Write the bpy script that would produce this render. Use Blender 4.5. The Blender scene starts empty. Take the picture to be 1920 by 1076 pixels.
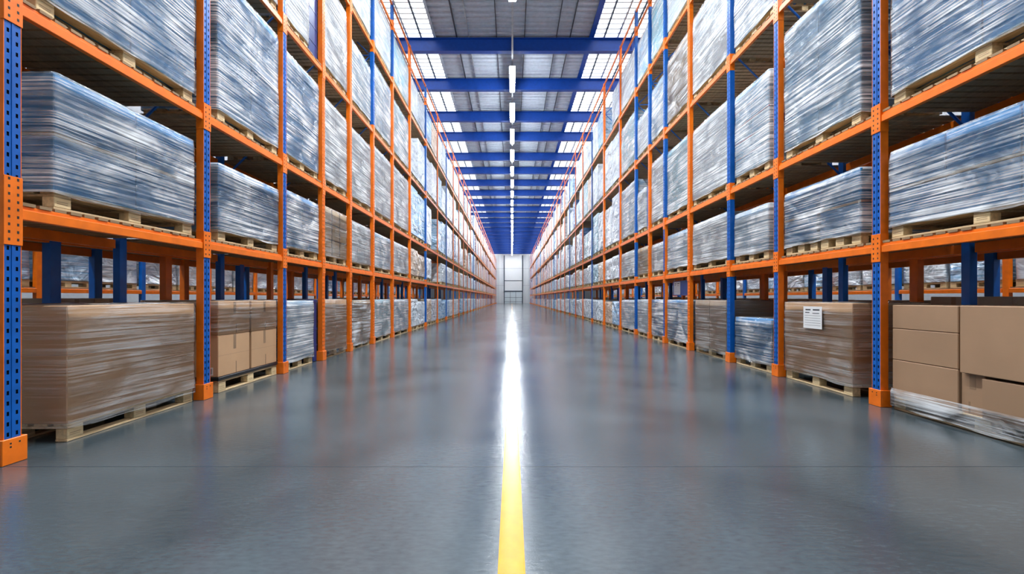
import bpy, math, random
from mathutils import Vector

sc = bpy.context.scene
C = sc.collection
R = random.Random(7)

# ------------------------------------------------------------------ camera
FPX = 850.0
CAM_H = 1.2
cam = bpy.data.cameras.new('camera')
cam.sensor_fit = 'HORIZONTAL'
cam.sensor_width = 36.0
cam.lens = FPX / 1920 * 36.0
cam.shift_y = 21 / 1920
cam.clip_end = 400
camo = bpy.data.objects.new('camera', cam)
C.objects.link(camo)
camo.location = (0, 0, CAM_H)
camo.rotation_euler = (math.pi / 2, 0, 0)
sc.camera = camo

# ------------------------------------------------------------------ helpers
class MB:
    """collects faces of one mesh; materials by name"""
    def __init__(s):
        s.v, s.f, s.m, s.mats = [], [], [], []
    def mi(s, mat):
        if mat not in s.mats:
            s.mats.append(mat)
        return s.mats.index(mat)
    def face(s, pts, mat):
        b = len(s.v)
        s.v += [tuple(p) for p in pts]
        s.f.append(tuple(range(b, b + len(pts))))
        s.m.append(s.mi(mat))
    def box(s, x0, x1, y0, y1, z0, z1, mat):
        if x0 > x1: x0, x1 = x1, x0
        if y0 > y1: y0, y1 = y1, y0
        if z0 > z1: z0, z1 = z1, z0
        b = len(s.v)
        s.v += [(x0, y0, z0), (x1, y0, z0), (x1, y1, z0), (x0, y1, z0),
                (x0, y0, z1), (x1, y0, z1), (x1, y1, z1), (x0, y1, z1)]
        for q in ((0, 3, 2, 1), (4, 5, 6, 7), (0, 1, 5, 4), (1, 2, 6, 5), (2, 3, 7, 6), (3, 0, 4, 7)):
            s.f.append(tuple(b + i for i in q))
            s.m.append(s.mi(mat))
    def cbox(s, x0, x1, y0, y1, z0, z1, mat, c=0.006):
        """box with chamfered edges"""
        if x0 > x1: x0, x1 = x1, x0
        if y0 > y1: y0, y1 = y1, y0
        if z0 > z1: z0, z1 = z1, z0
        lo, hi = (x0, y0, z0), (x1, y1, z1)
        b = len(s.v)
        idx = {}
        for cx in (0, 1):
            for cy in (0, 1):
                for cz in (0, 1):
                    k = (cx, cy, cz)
                    base = [hi[i] if k[i] else lo[i] for i in range(3)]
                    for ax in range(3):
                        p = list(base)
                        for i in range(3):
                            if i != ax:
                                p[i] += -c if k[i] else c
                        idx[k + (ax,)] = len(s.v)
                        s.v.append(tuple(p))
        mi = s.mi(mat)
        def add(ids, n):
            a = Vector(s.v[ids[0]]); d = Vector(s.v[ids[1]]); e = Vector(s.v[ids[2]])
            if (d - a).cross(e - a).dot(Vector(n)) < 0:
                ids = ids[::-1]
            s.f.append(tuple(ids)); s.m.append(mi)
        for ax in range(3):
            a1, a2 = [i for i in range(3) if i != ax]
            for sd in (0, 1):
                ids = []
                for (p, q) in ((0, 0), (1, 0), (1, 1), (0, 1)):
                    k = [0, 0, 0]; k[ax] = sd; k[a1] = p; k[a2] = q
                    ids.append(idx[tuple(k) + (ax,)])
                n = [0, 0, 0]; n[ax] = 1 if sd else -1
                add(ids, n)
        for ax in range(3):
            a1, a2 = [i for i in range(3) if i != ax]
            for p in (0, 1):
                for q in (0, 1):
                    k0 = [0, 0, 0]; k0[a1] = p; k0[a2] = q
                    k1 = list(k0); k1[ax] = 1
                    ids = [idx[tuple(k0) + (a1,)], idx[tuple(k1) + (a1,)], idx[tuple(k1) + (a2,)], idx[tuple(k0) + (a2,)]]
                    n = [0, 0, 0]; n[a1] = 1 if p else -1; n[a2] = 1 if q else -1
                    add(ids, n)
        for cx in (0, 1):
            for cy in (0, 1):
                for cz in (0, 1):
                    k = (cx, cy, cz)
                    add([idx[k + (0,)], idx[k + (1,)], idx[k + (2,)]], [1 if i else -1 for i in k])
    def bar(s, p, q, r, mat, n=6):
        """round bar between two points"""
        p, q = Vector(p), Vector(q)
        d = (q - p).normalized()
        a = d.cross(Vector((0, 0, 1)))
        if a.length < 1e-3: a = d.cross(Vector((1, 0, 0)))
        a.normalize(); c = d.cross(a)
        b = len(s.v)
        for e in (p, q):
            for i in range(n):
                t = 2 * math.pi * i / n
                s.v.append(tuple(e + a * (r * math.cos(t)) + c * (r * math.sin(t))))
        mi = s.mi(mat)
        for i in range(n):
            j = (i + 1) % n
            s.f.append((b + i, b + j, b + n + j, b + n + i)); s.m.append(mi)
        s.f.append(tuple(b + i for i in range(n - 1, -1, -1))); s.m.append(mi)
        s.f.append(tuple(b + n + i for i in range(n))); s.m.append(mi)
    def mesh(s, name, smooth=False):
        me = bpy.data.meshes.new(name)
        me.from_pydata(s.v, [], s.f)
        for m in s.mats:
            me.materials.append(M[m])
        me.polygons.foreach_set('material_index', s.m)
        if smooth:
            me.polygons.foreach_set('use_smooth', [True] * len(s.f))
        me.update()
        return me
    def build(s, name, parent=None, loc=(0, 0, 0), smooth=False):
        return put(name, s.mesh(name, smooth), parent, loc)

def put(name, me, parent=None, loc=(0, 0, 0)):
    o = bpy.data.objects.new(name, me)
    C.objects.link(o)
    o.location = loc
    if parent is not None:
        o.parent = parent
    return o

def tag(o, label=None, cat=None, group=None, kind=None):
    if label: o['label'] = label
    if cat: o['category'] = cat
    if group: o['group'] = group
    if kind: o['kind'] = kind
    return o

def thing(name, loc, label, cat, group=None):
    o = bpy.data.objects.new(name, None)
    o.empty_display_size = 0.1
    C.objects.link(o)
    o.location = loc
    return tag(o, label, cat, group)

ORD = ['first', 'second', 'third', 'fourth', 'fifth', 'sixth', 'seventh', 'eighth', 'ninth', 'tenth', 'eleventh',
       'twelfth', 'thirteenth', 'fourteenth', 'fifteenth', 'sixteenth', 'seventeenth', 'eighteenth', 'nineteenth',
       'twentieth'] + ['twenty-' + a for a in ('first', 'second', 'third', 'fourth', 'fifth', 'sixth', 'seventh', 'eighth', 'ninth')] \
      + ['thirtieth'] + ['thirty-' + a for a in ('first', 'second', 'third', 'fourth', 'fifth', 'sixth', 'seventh', 'eighth', 'ninth')] \
      + ['fortieth'] + ['forty-' + a for a in ('first', 'second', 'third', 'fourth', 'fifth')]

# ------------------------------------------------------------------ materials
M = {}

def newmat(name):
    m = bpy.data.materials.new(name)
    m.use_nodes = True
    nt = m.node_tree
    nt.nodes.clear()
    out = nt.nodes.new('ShaderNodeOutputMaterial')
    b = nt.nodes.new('ShaderNodeBsdfPrincipled')
    nt.links.new(b.outputs[0], out.inputs[0])
    M[name] = m
    return m, nt, b, out

def N(nt, kind, **kw):
    n = nt.nodes.new(kind)
    for k, v in kw.items():
        if hasattr(n, k) and not k.startswith('i_'):
            setattr(n, k, v)
        else:
            n.inputs[k[2:].replace('_', ' ')].default_value = v
    return n

def coords(nt, scale, jitter=True, src='Object'):
    tc = N(nt, 'ShaderNodeTexCoord')
    mp = N(nt, 'ShaderNodeMapping')
    mp.inputs['Scale'].default_value = scale
    nt.links.new(tc.outputs[src], mp.inputs['Vector'])
    if jitter:
        oi = N(nt, 'ShaderNodeObjectInfo')
        mu = N(nt, 'ShaderNodeMath', operation='MULTIPLY')
        mu.inputs[1].default_value = 57.0
        nt.links.new(oi.outputs['Random'], mu.inputs[0])
        cx = N(nt, 'ShaderNodeCombineXYZ')
        for i in range(3):
            nt.links.new(mu.outputs[0], cx.inputs[i])
        nt.links.new(cx.outputs[0], mp.inputs['Location'])
    return mp

def noise(nt, mp, scale, detail=3, dist=0.0, rough=0.5):
    n = N(nt, 'ShaderNodeTexNoise')
    n.inputs['Scale'].default_value = scale
    n.inputs['Detail'].default_value = detail
    n.inputs['Roughness'].default_value = rough
    n.inputs['Distortion'].default_value = dist
    nt.links.new(mp.outputs[0], n.inputs['Vector'])
    return n

def ramp(nt, src, stops):
    r = N(nt, 'ShaderNodeValToRGB')
    e = r.color_ramp.elements
    while len(e) < len(stops):
        e.new(0.5)
    for k, (p, c) in enumerate(stops):
        e[k].position = p
        e[k].color = (c, c, c, 1) if isinstance(c, (int, float)) else (*c, 1)
    nt.links.new(src, r.inputs[0])
    return r

def bump(nt, b, src, strength, dist=0.02, prev=None):
    bp = N(nt, 'ShaderNodeBump')
    bp.inputs['Strength'].default_value = strength
    bp.inputs['Distance'].default_value = dist
    nt.links.new(src, bp.inputs['Height'])
    if prev is not None:
        nt.links.new(prev.outputs[0], bp.inputs['Normal'])
    nt.links.new(bp.outputs[0], b.inputs['Normal'])
    return bp

def simple(name, col, rough=0.5, metal=0.0, var=0.12, spec=0.5, sc_=(3, 3, 3)):
    m, nt, b, out = newmat(name)
    mp = coords(nt, sc_)
    n = noise(nt, mp, 2.5, 4)
    lo = tuple(c * (1 - var) for c in col); hi = tuple(min(1, c * (1 + var)) for c in col)
    r = ramp(nt, n.outputs['Fac'], [(0.3, lo), (0.7, hi)])
    nt.links.new(r.outputs[0], b.inputs['Base Color'])
    b.inputs['Roughness'].default_value = rough
    b.inputs['Metallic'].default_value = metal
    b.inputs['Specular IOR Level'].default_value = spec
    return m, nt, b

def srgb(r, g, b):
    f = lambda c: c / 12.92 if c <= 0.04045 else ((c + 0.055) / 1.055) ** 2.4
    return (f(r / 255), f(g / 255), f(b / 255))

simple('blue_paint', srgb(0, 92, 180), 0.38)
simple('roof_blue', srgb(4, 62, 150), 0.45)
simple('orange_paint', srgb(246, 118, 16), 0.36)
simple('dark_hole', (0.01, 0.01, 0.012), 0.7)
simple('black_plastic', (0.015, 0.015, 0.017), 0.3)
simple('tape', srgb(150, 122, 96), 0.2)
simple('paper', (0.8, 0.8, 0.8), 0.6, var=0.03)
simple('ink', (0.03, 0.03, 0.035), 0.6)
simple('steel', (0.45, 0.46, 0.48), 0.4, 0.7)
simple('dark_bar', (0.03, 0.03, 0.04), 0.5)
simple('wall_white', (0.82, 0.84, 0.86), 0.5, var=0.03)
simple('wall_grey', (0.35, 0.37, 0.4), 0.6, var=0.05)
simple('door_white', (0.9, 0.91, 0.92), 0.4, var=0.02)
simple('frame_dark', (0.04, 0.06, 0.09), 0.45)
simple('strap', (0.03, 0.028, 0.025), 0.4)
simple('blue_tote', srgb(28, 86, 160), 0.35)
simple('navy_tote', srgb(14, 52, 112), 0.35)
simple('slip_sheet', srgb(222, 204, 176), 0.6)
simple('glass_panel', (0.75, 0.82, 0.86), 0.12, var=0.03)

def carton_mat(name, col):
    m, nt, b, out = newmat(name)
    mp = coords(nt, (1, 1, 1))
    n = noise(nt, mp, 1.6, 5)
    n2 = noise(nt, coords(nt, (1, 1, 60)), 6, 2)
    ad = N(nt, 'ShaderNodeMath', operation='MULTIPLY_ADD')
    ad.inputs[1].default_value = 0.15
    nt.links.new(n2.outputs['Fac'], ad.inputs[0]); nt.links.new(n.outputs['Fac'], ad.inputs[2])
    r = ramp(nt, ad.outputs[0], [(0.35, tuple(c * 0.9 for c in col)), (0.8, tuple(c * 1.1 for c in col))])
    nt.links.new(r.outputs[0], b.inputs['Base Color'])
    b.inputs['Roughness'].default_value = 0.62
    b.inputs['Specular IOR Level'].default_value = 0.3
carton_mat('carton_brown', srgb(200, 160, 122))
carton_mat('carton_plain', srgb(166, 133, 104))
carton_mat('carton_tan', srgb(196, 170, 132))
carton_mat('carton_grey', srgb(176, 154, 132))
carton_mat('carton_dark', srgb(164, 134, 106))

def goods_mat(name, col, band=True):
    """printed cartons seen through film: soft horizontal layers"""
    m, nt, b, out = newmat(name)
    mp = coords(nt, (0.4, 0.4, 6))
    n = noise(nt, mp, 1.5, 4)
    r = ramp(nt, n.outputs['Fac'], [(0.3, tuple(c * 0.75 for c in col)), (0.7, tuple(min(1, c * 1.25) for c in col))])
    nt.links.new(r.outputs[0], b.inputs['Base Color'])
    b.inputs['Roughness'].default_value = 0.4
goods_mat('goods_blue', srgb(66, 158, 226))
goods_mat('goods_deep', srgb(44, 92, 138))
goods_mat('goods_pale', srgb(124, 186, 230))
goods_mat('goods_white', srgb(196, 216, 232))
goods_mat('goods_grey', srgb(168, 184, 200))
goods_mat('goods_teal', srgb(104, 190, 216))

def film_mat(name, lo, hi, tint, refl=1.42, patch=(0.3, 1.7), dent=0.38):
    """stretch film: clear glossy plastic, milky in horizontal wrinkles; white patches also paint in highlights"""
    m, nt, b, out = newmat(name)
    nt.nodes.remove(b)
    streak = noise(nt, coords(nt, (0.35, 0.35, 22)), 2.2, 6, 0.5, 0.6)
    blob = noise(nt, coords(nt, (0.9, 0.9, 1.3)), 1.8, 3, 0.6)
    fine = noise(nt, coords(nt, (0.5, 0.5, 70)), 2.0, 2, 0.3)
    a = ramp(nt, streak.outputs['Fac'], [(0.42, lo), (0.66, hi)])
    bl = ramp(nt, blob.outputs['Fac'], [(0.38, patch[0]), (0.64, patch[1])])  # varies the white haze in patches, painting highlights into the film
    mu = N(nt, 'ShaderNodeMath', operation='MULTIPLY', use_clamp=True)
    nt.links.new(a.outputs[0], mu.inputs[0]); nt.links.new(bl.outputs[0], mu.inputs[1])
    tr = N(nt, 'ShaderNodeBsdfTransparent')
    df = N(nt, 'ShaderNodeBsdfDiffuse'); df.inputs[0].default_value = (*tint, 1)
    m1 = N(nt, 'ShaderNodeMixShader')
    nt.links.new(mu.outputs[0], m1.inputs[0]); nt.links.new(tr.outputs[0], m1.inputs[1]); nt.links.new(df.outputs[0], m1.inputs[2])
    gl = N(nt, 'ShaderNodeBsdfGlossy'); gl.inputs['Roughness'].default_value = 0.24
    fr = N(nt, 'ShaderNodeFresnel'); fr.inputs[0].default_value = refl
    m2 = N(nt, 'ShaderNodeMixShader')
    nt.links.new(fr.outputs[0], m2.inputs[0]); nt.links.new(m1.outputs[0], m2.inputs[1]); nt.links.new(gl.outputs[0], m2.inputs[2])
    nt.links.new(m2.outputs[0], out.inputs[0])
    prev = None
    for src, st, di in ((blob, 1.0, dent), (streak, 0.8, 0.016), (fine, 0.5, 0.005)):
        bp = N(nt, 'ShaderNodeBump'); bp.inputs['Strength'].default_value = st; bp.inputs['Distance'].default_value = di
        nt.links.new(src.outputs['Fac'], bp.inputs['Height'])
        if prev: nt.links.new(prev.outputs[0], bp.inputs['Normal'])
        prev = bp
    nt.links.new(prev.outputs[0], gl.inputs['Normal'])
film_mat('film', 0.04, 0.68, (0.93, 0.96, 0.98), 1.46)
film_mat('film_milky', 0.14, 0.78, (0.93, 0.965, 0.985), 1.42, (0.5, 1.4), 0.26)
film_mat('film_clear', 0.0, 0.24, (0.97, 0.97, 0.97), 1.2)

def wrapped_mat(name, col, mix):
    """distant wrapped goods: glossy wrinkled film tight over pale cartons"""
    m, nt, b, out = newmat(name)
    mp = coords(nt, (0.45, 0.45, 11))
    streak = noise(nt, mp, 2.0, 5, 0.8, 0.6)
    blob = noise(nt, coords(nt, (1, 1, 1.4)), 1.6, 3, 0.6)
    r = ramp(nt, streak.outputs['Fac'], [(0.34, col), (0.7, mix)])  # white streaks: film haze and wrinkle sheen put into the colour
    nt.links.new(r.outputs[0], b.inputs['Base Color'])
    b.inputs['Roughness'].default_value = 0.22
    b.inputs['Specular IOR Level'].default_value = 0.8
    b.inputs['IOR'].default_value = 1.65
    p = bump(nt, b, blob.outputs['Fac'], 1.0, 0.28)
    bump(nt, b, streak.outputs['Fac'], 0.7, 0.04, p)
wrapped_mat('wrap_white', srgb(196, 212, 224), srgb(238, 244, 248))
wrapped_mat('wrap_grey', srgb(164, 178, 192), srgb(220, 228, 234))
wrapped_mat('wrap_blue', srgb(104, 166, 212), srgb(206, 226, 242))
wrapped_mat('wrap_teal', srgb(110, 170, 190), srgb(206, 226, 232))
wrapped_mat('wrap_tan', srgb(186, 158, 126), srgb(220, 206, 190))
wrapped_mat('wrap_navy', srgb(22, 70, 130), srgb(70, 120, 170))

def wood_mat(name, col):
    m, nt, b, out = newmat(name)
    n = noise(nt, coords(nt, (12, 1.2, 12)), 2.0, 5, 0.7)
    n2 = noise(nt, coords(nt, (2, 2, 2)), 1.5, 3)
    mx = N(nt, 'ShaderNodeMath', operation='MULTIPLY_ADD')
    mx.inputs[1].default_value = 0.5
    nt.links.new(n2.outputs['Fac'], mx.inputs[0]); nt.links.new(n.outputs['Fac'], mx.inputs[2])
    r = ramp(nt, mx.outputs[0], [(0.45, tuple(c * 0.6 for c in col)), (0.95, tuple(c * 1.2 for c in col))])
    nt.links.new(r.outputs[0], b.inputs['Base Color'])
    b.inputs['Roughness'].default_value = 0.75
    bump(nt, b, n.outputs['Fac'], 0.3, 0.01)
wood_mat('wood', srgb(206, 178, 136))
wood_mat('wood_block', srgb(220, 194, 148))
wood_mat('deck_wood', srgb(150, 122, 88))

def emis(name, col, strength):
    m = bpy.data.materials.new(name)
    m.use_nodes = True
    nt = m.node_tree; nt.nodes.clear()
    out = nt.nodes.new('ShaderNodeOutputMaterial')
    e = nt.nodes.new('ShaderNodeEmission')
    e.inputs[0].default_value = (*col, 1); e.inputs[1].default_value = strength
    nt.links.new(e.outputs[0], out.inputs[0])
    M[name] = m
LAMP_E, SKY_E, SIDE_E = 90.0, 3.0, 200.0
emis('lamp_light', (0.92, 0.965, 1.0), LAMP_E)
emis('added_near_light', (0.92, 0.965, 1.0), 430.0)
emis('dim_lamp_light', (0.92, 0.965, 1.0), 8.0)
emis('half_lamp_light', (0.92, 0.965, 1.0), 38.0)
emis('added_flank_light', (0.92, 0.965, 1.0), 105.0)
emis('added_side_light', (0.92, 0.965, 1.0), SIDE_E)
emis('skylight_glow', (0.93, 0.97, 1.0), SKY_E)

# polished concrete
m, nt, b, out = newmat('concrete')
n1 = noise(nt, coords(nt, (0.5, 0.5, 1), False), 1.2, 6, 0.6)
n2 = noise(nt, coords(nt, (6, 14, 1), False), 3.0, 4)
n3 = noise(nt, coords(nt, (40, 90, 1), False), 3.0, 3)
mx = N(nt, 'ShaderNodeMath', operation='MULTIPLY_ADD'); mx.inputs[1].default_value = 0.35
nt.links.new(n2.outputs['Fac'], mx.inputs[0]); nt.links.new(n1.outputs['Fac'], mx.inputs[2])
r = ramp(nt, mx.outputs[0], [(0.4, srgb(43, 54, 60)), (0.95, srgb(86, 98, 104))])
nt.links.new(r.outputs[0], b.inputs['Base Color'])
rr = ramp(nt, mx.outputs[0], [(0.4, 0.115), (0.95, 0.20)])
nt.links.new(rr.outputs[0], b.inputs['Roughness'])
b.inputs['Specular IOR Level'].default_value = 1.0
p = bump(nt, b, n2.outputs['Fac'], 0.06, 0.02)
bump(nt, b, n3.outputs['Fac'], 0.10, 0.004, p)
# yellow paint
m, nt, b, out = newmat('yellow_paint')
n1 = noise(nt, coords(nt, (3, 3, 1), False), 4, 5)
r = ramp(nt, n1.outputs['Fac'], [(0.3, srgb(226, 150, 0)), (0.7, srgb(234, 160, 0))])
nt.links.new(r.outputs[0], b.inputs['Base Color'])
b.inputs['Roughness'].default_value = 0.2
b.inputs['Specular IOR Level'].default_value = 0.32
bump(nt, b, n1.outputs['Fac'], 0.08, 0.01)
# corrugated deck
simple('roof_metal', (0.40, 0.45, 0.52), 0.45, 0.0, var=0.08)

# ------------------------------------------------------------------ room shell
Y0, Y1 = -7.0, 107.0
WX = 14.5
CEIL = 12.12
mb = MB(); mb.box(-WX, WX, Y0, Y1, -0.1, 0.0, 'concrete'); tag(mb.build('floor'), kind='structure')
# expansion joint lines as shallow dark strips in the slab
for k, y in enumerate((3.23, 15.6, 27.9, 40.2, 52.5, 64.8)):
    mb = MB(); mb.box(-3.6, 4.0, y - 0.0022, y + 0.0022, 0.0002, 0.0008, 'dark_bar')
    tag(mb.build('trim_%d' % (k + 11)), kind='structure')
mb = MB(); mb.box(-0.0625, 0.0585, -6.5, Y1 - 0.6, 0.0005, 0.0025, 'yellow_paint')
tag(mb.build('floor_marking'), 'yellow painted line along the middle of the aisle floor', 'floor line', kind='structure')

# corrugated roof sheet: trapezoid ribs running across the aisle
mb = MB()
def corr(x0, x1):
    y = Y0
    pr = []
    while y < Y1:
        pr += [(y, CEIL), (y + 0.13, CEIL), (y + 0.165, CEIL + 0.06), (y + 0.295, CEIL + 0.06)]
        y += 0.33
    for (a, za), (c, zc) in zip(pr, pr[1:]):
        mb.face([(x0, a, za), (x0, c, zc), (x1, c, zc), (x1, a, za)], 'roof_metal')
corr(-3.25, 3.3); corr(-WX, -6.6); corr(6.7, WX)
mb.box(-WX, WX, Y0, Y1, CEIL + 0.2, CEIL + 0.3, 'roof_metal')
tag(mb.build('ceiling'), kind='structure')
# skylight strips above the racks
for k, (x0, x1) in enumerate(((-6.6, -3.25), (3.3, 6.7))):
    mb = MB(); mb.box(x0, x1, Y0, Y1, CEIL + 0.08, CEIL + 0.1, 'skylight_glow')
    w = tag(mb.build('window_%d' % (k + 1)), kind='structure')
    fr = MB()
    for i in range(7):
        x = x0 + (x1 - x0) * i / 6
        fr.box(x - 0.03, x + 0.03, Y0, Y1, CEIL, CEIL + 0.07, 'frame_dark' if i % 2 else 'steel')
    y = Y0
    while y < Y1:
        fr.box(x0, x1, y - 0.022, y + 0.022, CEIL + 0.01, CEIL + 0.06, 'steel'); y += 0.33
    fr.build('window_frame', w)
# long bars under the sheet
for k, (x, w_, mt) in enumerate(((-3.22, 0.09, 'roof_metal'), (-2.3, 0.05, 'dark_bar'), (-1.8, 0.03, 'steel'), (-0.64, 0.03, 'dark_bar'), (0.52, 0.03, 'dark_bar'),
                                 (1.85, 0.03, 'dark_bar'), (2.42, 0.035, 'dark_bar'), (3.32, 0.2, 'roof_blue'))):
    mb = MB(); mb.box(x - w_ / 2, x + w_ / 2, Y0, Y1, CEIL - 0.06, CEIL - 0.005, mt)
    tag(mb.build('trim_%d' % (k + 1)), kind='structure')
# side and near walls
mb = MB(); mb.box(-WX - 0.2, -WX, Y0, Y1, 0, CEIL + 0.3, 'wall_grey'); tag(mb.build('wall_left'), kind='structure')
mb = MB(); mb.box(WX, WX + 0.2, Y0, Y1, 0, CEIL + 0.3, 'wall_grey'); tag(mb.build('wall_right'), kind='structure')
mb = MB(); mb.box(-WX, WX, Y0 - 0.2, Y0, 0, CEIL + 0.3, 'wall_grey'); tag(mb.build('wall_near'), kind='structure')
# end wall with panel seams
mb = MB(); mb.box(-WX, WX, Y1, Y1 + 0.2, 0, CEIL + 0.3, 'wall_white')
for i in range(-9, 10):
    x = i * 0.9 + 0.35
    if not -1.9 < x < 2.6:
        mb.box(x - 0.015, x + 0.015, Y1 - 0.02, Y1, 0.02, 11.4, 'wall_grey')
for z in (4.2, 8.2):
    mb.box(-WX, WX, Y1 - 0.02, Y1, z - 0.02, z + 0.02, 'wall_grey')
tag(mb.build('wall_end'), kind='structure')
d = thing('door_1', (0.33, Y1 - 0.06, 0), 'tall white panel door with dark frame in the far end wall', 'door'); d['kind'] = 'structure'
mb = MB()
for x in (-2.16, 2.16):
    mb.box(x - 0.1, x + 0.1, -0.1, 0.03, 0.003, 11.3, 'frame_dark')
mb.box(-2.06, 2.06, -0.08, 0.03, 2.72, 2.96, 'frame_dark'); mb.box(-2.06, 2.06, -0.08, 0.03, 5.28, 5.42, 'frame_dark')
mb.build('door_frame', d)
mb = MB(); mb.box(-2.05, 2.05, -0.02, 0.03, 2.97, 5.27, 'door_white'); mb.box(-2.05, 2.05, -0.02, 0.03, 5.43, 11.3, 'door_white')
for z in (8.2,):
    mb.box(-2.05, 2.05, -0.026, -0.02, z, z + 0.05, 'wall_grey')
mb.build('door_panel', d)
mb = MB(); mb.box(-2.05, 2.05, -0.02, 0.03, 0.02, 2.7, 'glass_panel')
mb.build('glazed_gate', d)
mb = MB()
for x in (-0.75, 0.55):
    mb.box(x - 0.035, x + 0.035, -0.05, -0.02, 0.02, 2.7, 'frame_dark')
for z in (0.35, 1.35):
    mb.box(-2.05, 2.05, -0.05, -0.02, z, z + 0.06, 'frame_dark')
mb.build('gate_bar', d)

# ------------------------------------------------------------------ roof beams and lamps
by = [19.0, 22.5, 26.45, 29.7, 33.9, 37.6]
while by[-1] < 103: by.append(by[-1] + 4.0)
by = [3.6, 7.4, 11.3, 15.1] + by
bm = MB()
bm.box(-WX + 0.02, WX - 0.02, -0.011, 0.011, 0.02, 0.54, 'roof_blue')
bm.box(-WX + 0.02, WX - 0.02, -0.12, 0.12, 0.0, 0.02, 'roof_blue')
bm.box(-WX + 0.02, WX - 0.02, -0.12, 0.12, 0.535, 0.555, 'roof_blue')
for x in (-9, -4.9, 0.0, 5.0, 9):
    bm.box(x - 0.01, x + 0.01, -0.1, 0.1, 0.02, 0.535, 'roof_blue')
bme = bm.mesh('roof_beam')
vis = [y for y in by if y > 16]
for i, y in enumerate(vis):
    o = put('roof_beam', bme, None, (0, y, 11.5))
    tag(o, ORD[i] + ' blue steel roof beam from the camera, crossing above the aisle', 'beam', 'blue roof beams across the aisle', 'thing')
# conduit under the beams, and lamps hung from it
mb = MB(); mb.box(-0.02, 0.05, 13.0, 106.5, 11.435, 11.495, 'steel')
tag(mb.build('cable_tray'), 'thin steel cable tray running under the roof beams above the yellow line', 'cable tray')
hm = MB(); hm.cbox(-0.13, 0.13, -1.16, 1.16, 0.112, 0.14, 'steel', 0.01); hm = hm.mesh('housing')
hn = MB(); hn.cbox(-0.14, 0.14, -1.16, 1.16, 0.052, 0.13, 'steel', 0.01); hn = hn.mesh('housing')
def diff(mt):
    # glowing flanks added to brighten the racks; underside kept dimmer against floor glare
    a = MB(); h = 0.05 if mt == 'added_near_light' else 0.11
    if mt == 'added_near_light':
        a.face([(-0.118, -1.14, 0.0), (-0.118, 1.14, 0.0), (0.118, 1.14, 0.0), (0.118, -1.14, 0.0)], mt)
        for sx in (-1, 1): a.box(sx * 0.1185, sx * 0.135, -1.15, 1.15, -0.07, h, 'steel')
        for sy in (-1, 1): a.box(-0.118, 0.118, sy * 1.141, sy * 1.15, -0.02, h, 'steel')
    else:
        P4 = ((-0.09, 0.0), (0.09, 0.0), (0.122, h), (-0.122, h))
        for (q, r_, mm) in ((0, 1, mt), (1, 2, 'added_flank_light'), (2, 3, 'steel'), (3, 0, 'added_flank_light')):
            a.face([(P4[q][0], -1.14, P4[q][1]), (P4[q][0], 1.14, P4[q][1]), (P4[r_][0], 1.14, P4[r_][1]), (P4[r_][0], -1.14, P4[r_][1])], mm)
        a.face([(x, -1.14, z) for x, z in P4], mt); a.face([(x, 1.14, z) for x, z in P4[::-1]], mt)
    return a.mesh('diffuser')
dm, dn, dd, dh = diff('lamp_light'), diff('added_near_light'), diff('dim_lamp_light'), diff('half_lamp_light')
sm = MB(); sm.bar((0, -0.5, 0.14), (0, -0.5, 0.3), 0.008, 'steel'); sm.bar((0, 0.5, 0.14), (0, 0.5, 0.3), 0.008, 'steel'); sm = sm.mesh('hanger')
d2 = MB(); d2.cbox(-0.155, 0.155, -1.14, 1.14, 0.0, 0.05, 'added_side_light', 0.012); d2 = d2.mesh('diffuser')
ly = [(a + c) / 2 for a, c in zip(vis, vis[1:])]
for i, y in enumerate(ly):
    t = thing('ceiling_lamp', (0.015, y, 11.13), ORD[i] + ' lit white strip lamp from the camera in the row above the yellow line', 'lamp', 'strip lamps above the aisle')
    put('housing', hm, t); put('diffuser', dd if i < 3 else dh if i < 6 else dm, t); put('hanger', sm, t)
ADDED_LAMPS = (4.5, 9.3, 14.0)  # lamps out of view, added to light the near loads
for y in ADDED_LAMPS:
    t = thing('ceiling_lamp', (0.015, y, 11.13), 'added unseen strip lamp above the near aisle, before the first visible roof beam', 'lamp', 'added lamps above the near aisle')
    put('housing', hn, t); put('diffuser', dn, t)
for s in (-1, 1):  # mostly unseen lamps added to light the goods in the next aisles
    for k in range(9):
        t = thing('ceiling_lamp', (s * 8.6, 2 + k * 6.0, 11.0), 'added strip lamp lighting the neighbouring %s aisle' % ('left' if s < 0 else 'right'), 'lamp', 'added lamps above the %s neighbouring aisle' % ('left' if s < 0 else 'right'))
        put('housing', hn, t); put('diffuser', d2, t)

# ------------------------------------------------------------------ pallet rack geometry
SIDE = {
    -1: dict(F=3.64, top=[1.89, 3.41, 5.65, 7.87, 9.60], rail=10.25, name='left',
             posts=[3.304, 5.409, 7.263, 8.765, 10.245, 11.946, 13.906, 16.28]),
    1: dict(F=4.07, top=[1.81, 3.25, 5.66, 8.05, 10.05], rail=10.72, name='right',
            posts=[2.95, 5.065, 6.99, 8.52, 10.45, 12.14, 13.5, 15.0, 17.2]),
}
for s in SIDE:
    S = SIDE[s]
    S['near'] = len(S['posts']) - 1
    while S['posts'][-1] < 103.4:
        S['posts'].append(S['posts'][-1] + 3.0)
PW, PD, RD = 0.12, 0.085, 1.08      # upright width, depth, rack depth
BH = 0.105
HP = PW / 2 + 0.004                 # half of the sleeve's width

def ubox(mb, s, u0, u1, y0, y1, z0, z1, mat, c=0):
    """box by distance u behind the rack face (local to the rack face)"""
    (mb.cbox if c else mb.box)(s * u0, s * u1, y0, y1, z0, z1, mat, *((c,) if c else ()))

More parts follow.
